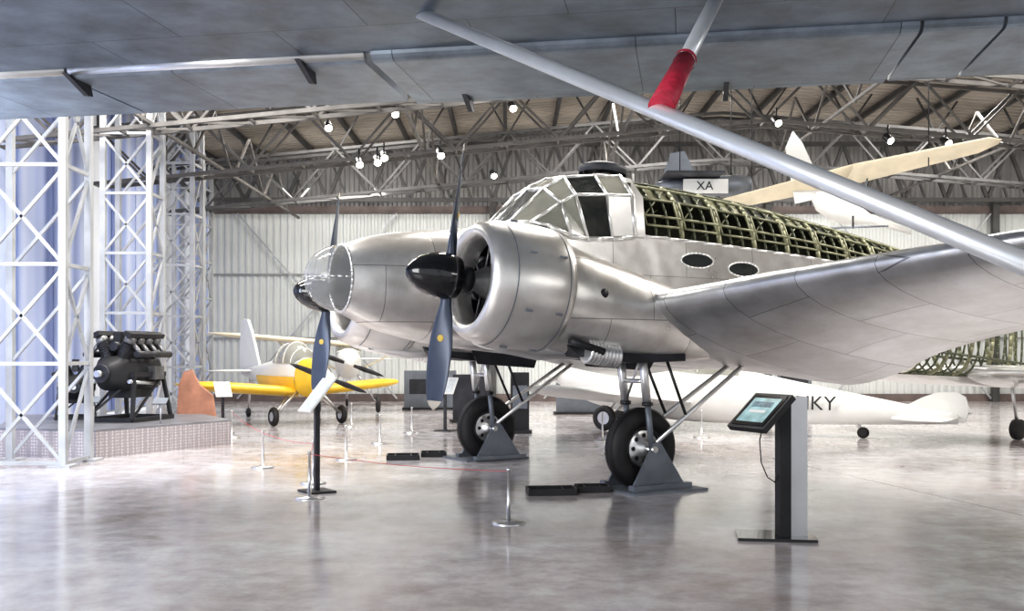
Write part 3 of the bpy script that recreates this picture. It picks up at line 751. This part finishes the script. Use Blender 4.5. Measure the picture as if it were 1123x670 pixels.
mb=MB(); mb.poly([V(-.22,-.05,.95),V(-.26,-.06,.8),V(-.25,-.07,.62),V(-.2,-.07,.5),V(-.14,-.07,.46),V(-.1,-.06,.52),V(-.09,-.05,.7),V(-.1,-.04,.9)],.005,BLACK); mb.obj('cable',K)

# ------------------------------------------------------------------ LECTERNS, STANCHIONS, TRAYS
LP=mat('lectern_print',(.70,.74,.74),0,.4,.12,12)
def lectern(x,y,h,ang,wd=.34,ht=.42,tiltd=50):
    E=empty('information_lectern',(x,y,0),ang); mb=MB()
    mb.box((0,0,.01),(.35,.3,.02),BLACK); mb.box((0,0,h/2),(.05,.05,h),DARK)
    R=Matrix.Rotation(math.radians(tiltd),3,'X')
    n=R@Vector((0,0,1))
    mb.box((0,0,h+.08),(wd,ht,.02),WHITE,R); mb.box(Vector((0,0,h+.08))+n*.012,(wd*.85,ht*.85,.004),LP,R)
    mb.obj('stand',E)
lectern(-2.12,10.9,.97,math.radians(-55),.32,.46,50)
lectern(-5.45,18.9,.75,math.radians(30),.3,.35)
lectern(-1.3,19.5,.8,math.radians(-20),.45,.4)
SP=[(-.03,8.87),(-2.1,10.4),(-2.3,11.6),(-3.28,13.2),(-2.2,16.7),(-5.0,17.9),(-2.35,14.2),(-3.3,20.6),(1.55,17.2),(-1.9,19.0),(3.4,18.0)]
for x,y in SP:
    mb=MB(); mb.revolve([(0,.15),(.012,.15),(.022,.12),(.024,.02),(.46,.012),(.462,.02),(.49,.02),(.495,.001)],(x,y,0),(0,0,1),STEEL,20); mb.obj('rope_barrier_post')
mb=MB()
def rope(a,b_):
    a=Vector(a);b_=Vector(b_); mb.poly([a.lerp(b_,t)-V(0,0,.03*math.sin(pi*t)) for t in frange(0,1,12)],.0032,ROPE,5)
rope((-.03,8.87,.46),(-2.1,10.4,.46)); rope((-2.1,10.4,.46),(-2.3,11.6,.46)); rope((-2.3,11.6,.46),(-3.28,13.2,.46)); rope((-3.28,13.2,.46),(-5,17.9,.46))
mb.obj('barrier_rope')
def tray(x,y,a,w,d):
    E=empty('drip_tray',(x,y,0),a); mb=MB()
    mb.box((0,0,.01),(w,d,.02),BLACK)
    for s in(1,-1): mb.box((s*w/2,0,.035),(.02,d,.07),BLACK); mb.box((0,s*d/2,.035),(w,.02,.07),BLACK)
    for s in(-.25,.25): mb.box((s*w,0,.035),(.02,d,.05),BLACK)
    mb.obj('tray',E)
tray(.42,10.75,.1,.50,.3); tray(.88,10.95,.1,.35,.25); tray(-1.55,14.3,.1,.45,.35); tray(-1.15,14.7,.1,.35,.3)
def board(x,y,w,h,m,ang=0,name='display_board'):
    E=empty(name,(x,y,0),ang); mb=MB(); mb.box((0,0,h/2+.05),(w,.06,h),m); mb.box((0,0,.03),(w+.1,.4,.06),BLACK); mb.box((0,-.035,h*.62),(w*.8,.01,h*.4),LEDGE if m is BLACK else DKPAINT); mb.obj('panel',E)
board(.15,19.0,.35,1.1,BLACK); board(-.9,22,.8,1.0,DKPAINT,.2); board(2.6,23.5,.4,1.2,BLACK); board(1.7,25,1.2,1.0,LEDGE,.1); board(-2.2,27,1.4,1.0,LEDGE,.1); board(7.6,27,.9,1.3,LEDGE,-.2)

# ------------------------------------------------------------------ SPOT LAMP FIXTURES
for (x,y,z) in ((-2.55,21.8,6.75),(-4.0,21.8,6.45),(-3.4,22.3,5.75),(-3.0,22.3,5.8),(-2.85,22.3,5.9),(-1.6,22.3,5.95),(5.85,22.2,6.65),(9.6,22.2,6.2),(8.4,22.4,6.3),(-.5,26.5,6.25),(0,21.9,6.9)):
    E=empty('ceiling_spotlight',(x,y,z)); mb=MB()
    d=Vector((.25,-.75,-.6)).normalized()
    mb.revolve([(-.14,.05),(-.12,.08),(.1,.09),(.12,.09)],(0,0,0),d,DARK,16,cap0=True)
    mb.revolve([(0,.078),(.001,.001)],d*.115,d,LAMP,16)
    mb.tube((0,0,.05),(0,0,max(.3,zbot(x)-z+.1)),.02,DARK); mb.obj('lamp_housing',E)

# ------------------------------------------------------------------ LIGHTS
def area(name,loc_,tgt,sx,sy,e,col):
    L=bpy.data.lights.new(name,'AREA'); L.shape='RECTANGLE'; L.size=sx; L.size_y=sy; L.energy=e; L.color=col
    o=bpy.data.objects.new(name,L); o.location=loc_; o.rotation_euler=(Vector(tgt)-Vector(loc_)).to_track_quat('-Z','Y').to_euler(); scene.collection.objects.link(o)
for i,(x,y,e) in enumerate(((-5.5,16.2,500),(1,15.8,550),(8,15.5,560),(14,16,520),(-4.5,25,580),(3.5,25,600),(11.5,25,600),(-5,11,340),(8,8,400))):
    area('ceiling_fill_%d'%(i+1),(x,y,8.0 if x>-5 else 7.4),(x,y,0),3.4,1.4,e,(1,.965,.92))  # added fill lights at ceiling height; the roof has no skylights
for i,(x,y) in enumerate(((-5,27.5),(2,27.5),(9,27.5),(16,27.5))):
    area('wall_wash_lamp_%d'%(i+1),(x,y,6.0),(x,YB,3.5),3,.4,75,(1,.97,.92))
area('camera_left_fill',(-7.5,1.5,4.0),(0,12.5,2.0),5,5,680,(1,.995,.98))  # added area light beside the camera, aimed at the main aircraft; no door here
area('left_wall_blue_fill',(-6.2,9.0,3.4),(-9.6,18,3.5),1.5,4,310,(.76,.84,1))  # added bluish lamp inside the hall, brightens the left wall
area('camera_right_fill',(13,3,5),(4,13,1.5),5,4,380,(1,.98,.95))  # added fill light from the right front; the side wall has no window
w=bpy.data.worlds.new('hangar_surroundings'); scene.world=w; w.use_nodes=True
bg=w.node_tree.nodes['Background']; bg.inputs[0].default_value=(.91,.94,1,1); bg.inputs[1].default_value=.85

# ------------------------------------------------------------------ CAMERA
cd=bpy.data.cameras.new('camera'); cd.sensor_width=36; cd.lens=1100/1123*36; cd.shift_y=53/1123
cd.clip_end=200
cam=bpy.data.objects.new('camera',cd); cam.location=(0,0,1.5); cam.rotation_euler=(pi/2,0,0); scene.collection.objects.link(cam)
scene.camera=cam
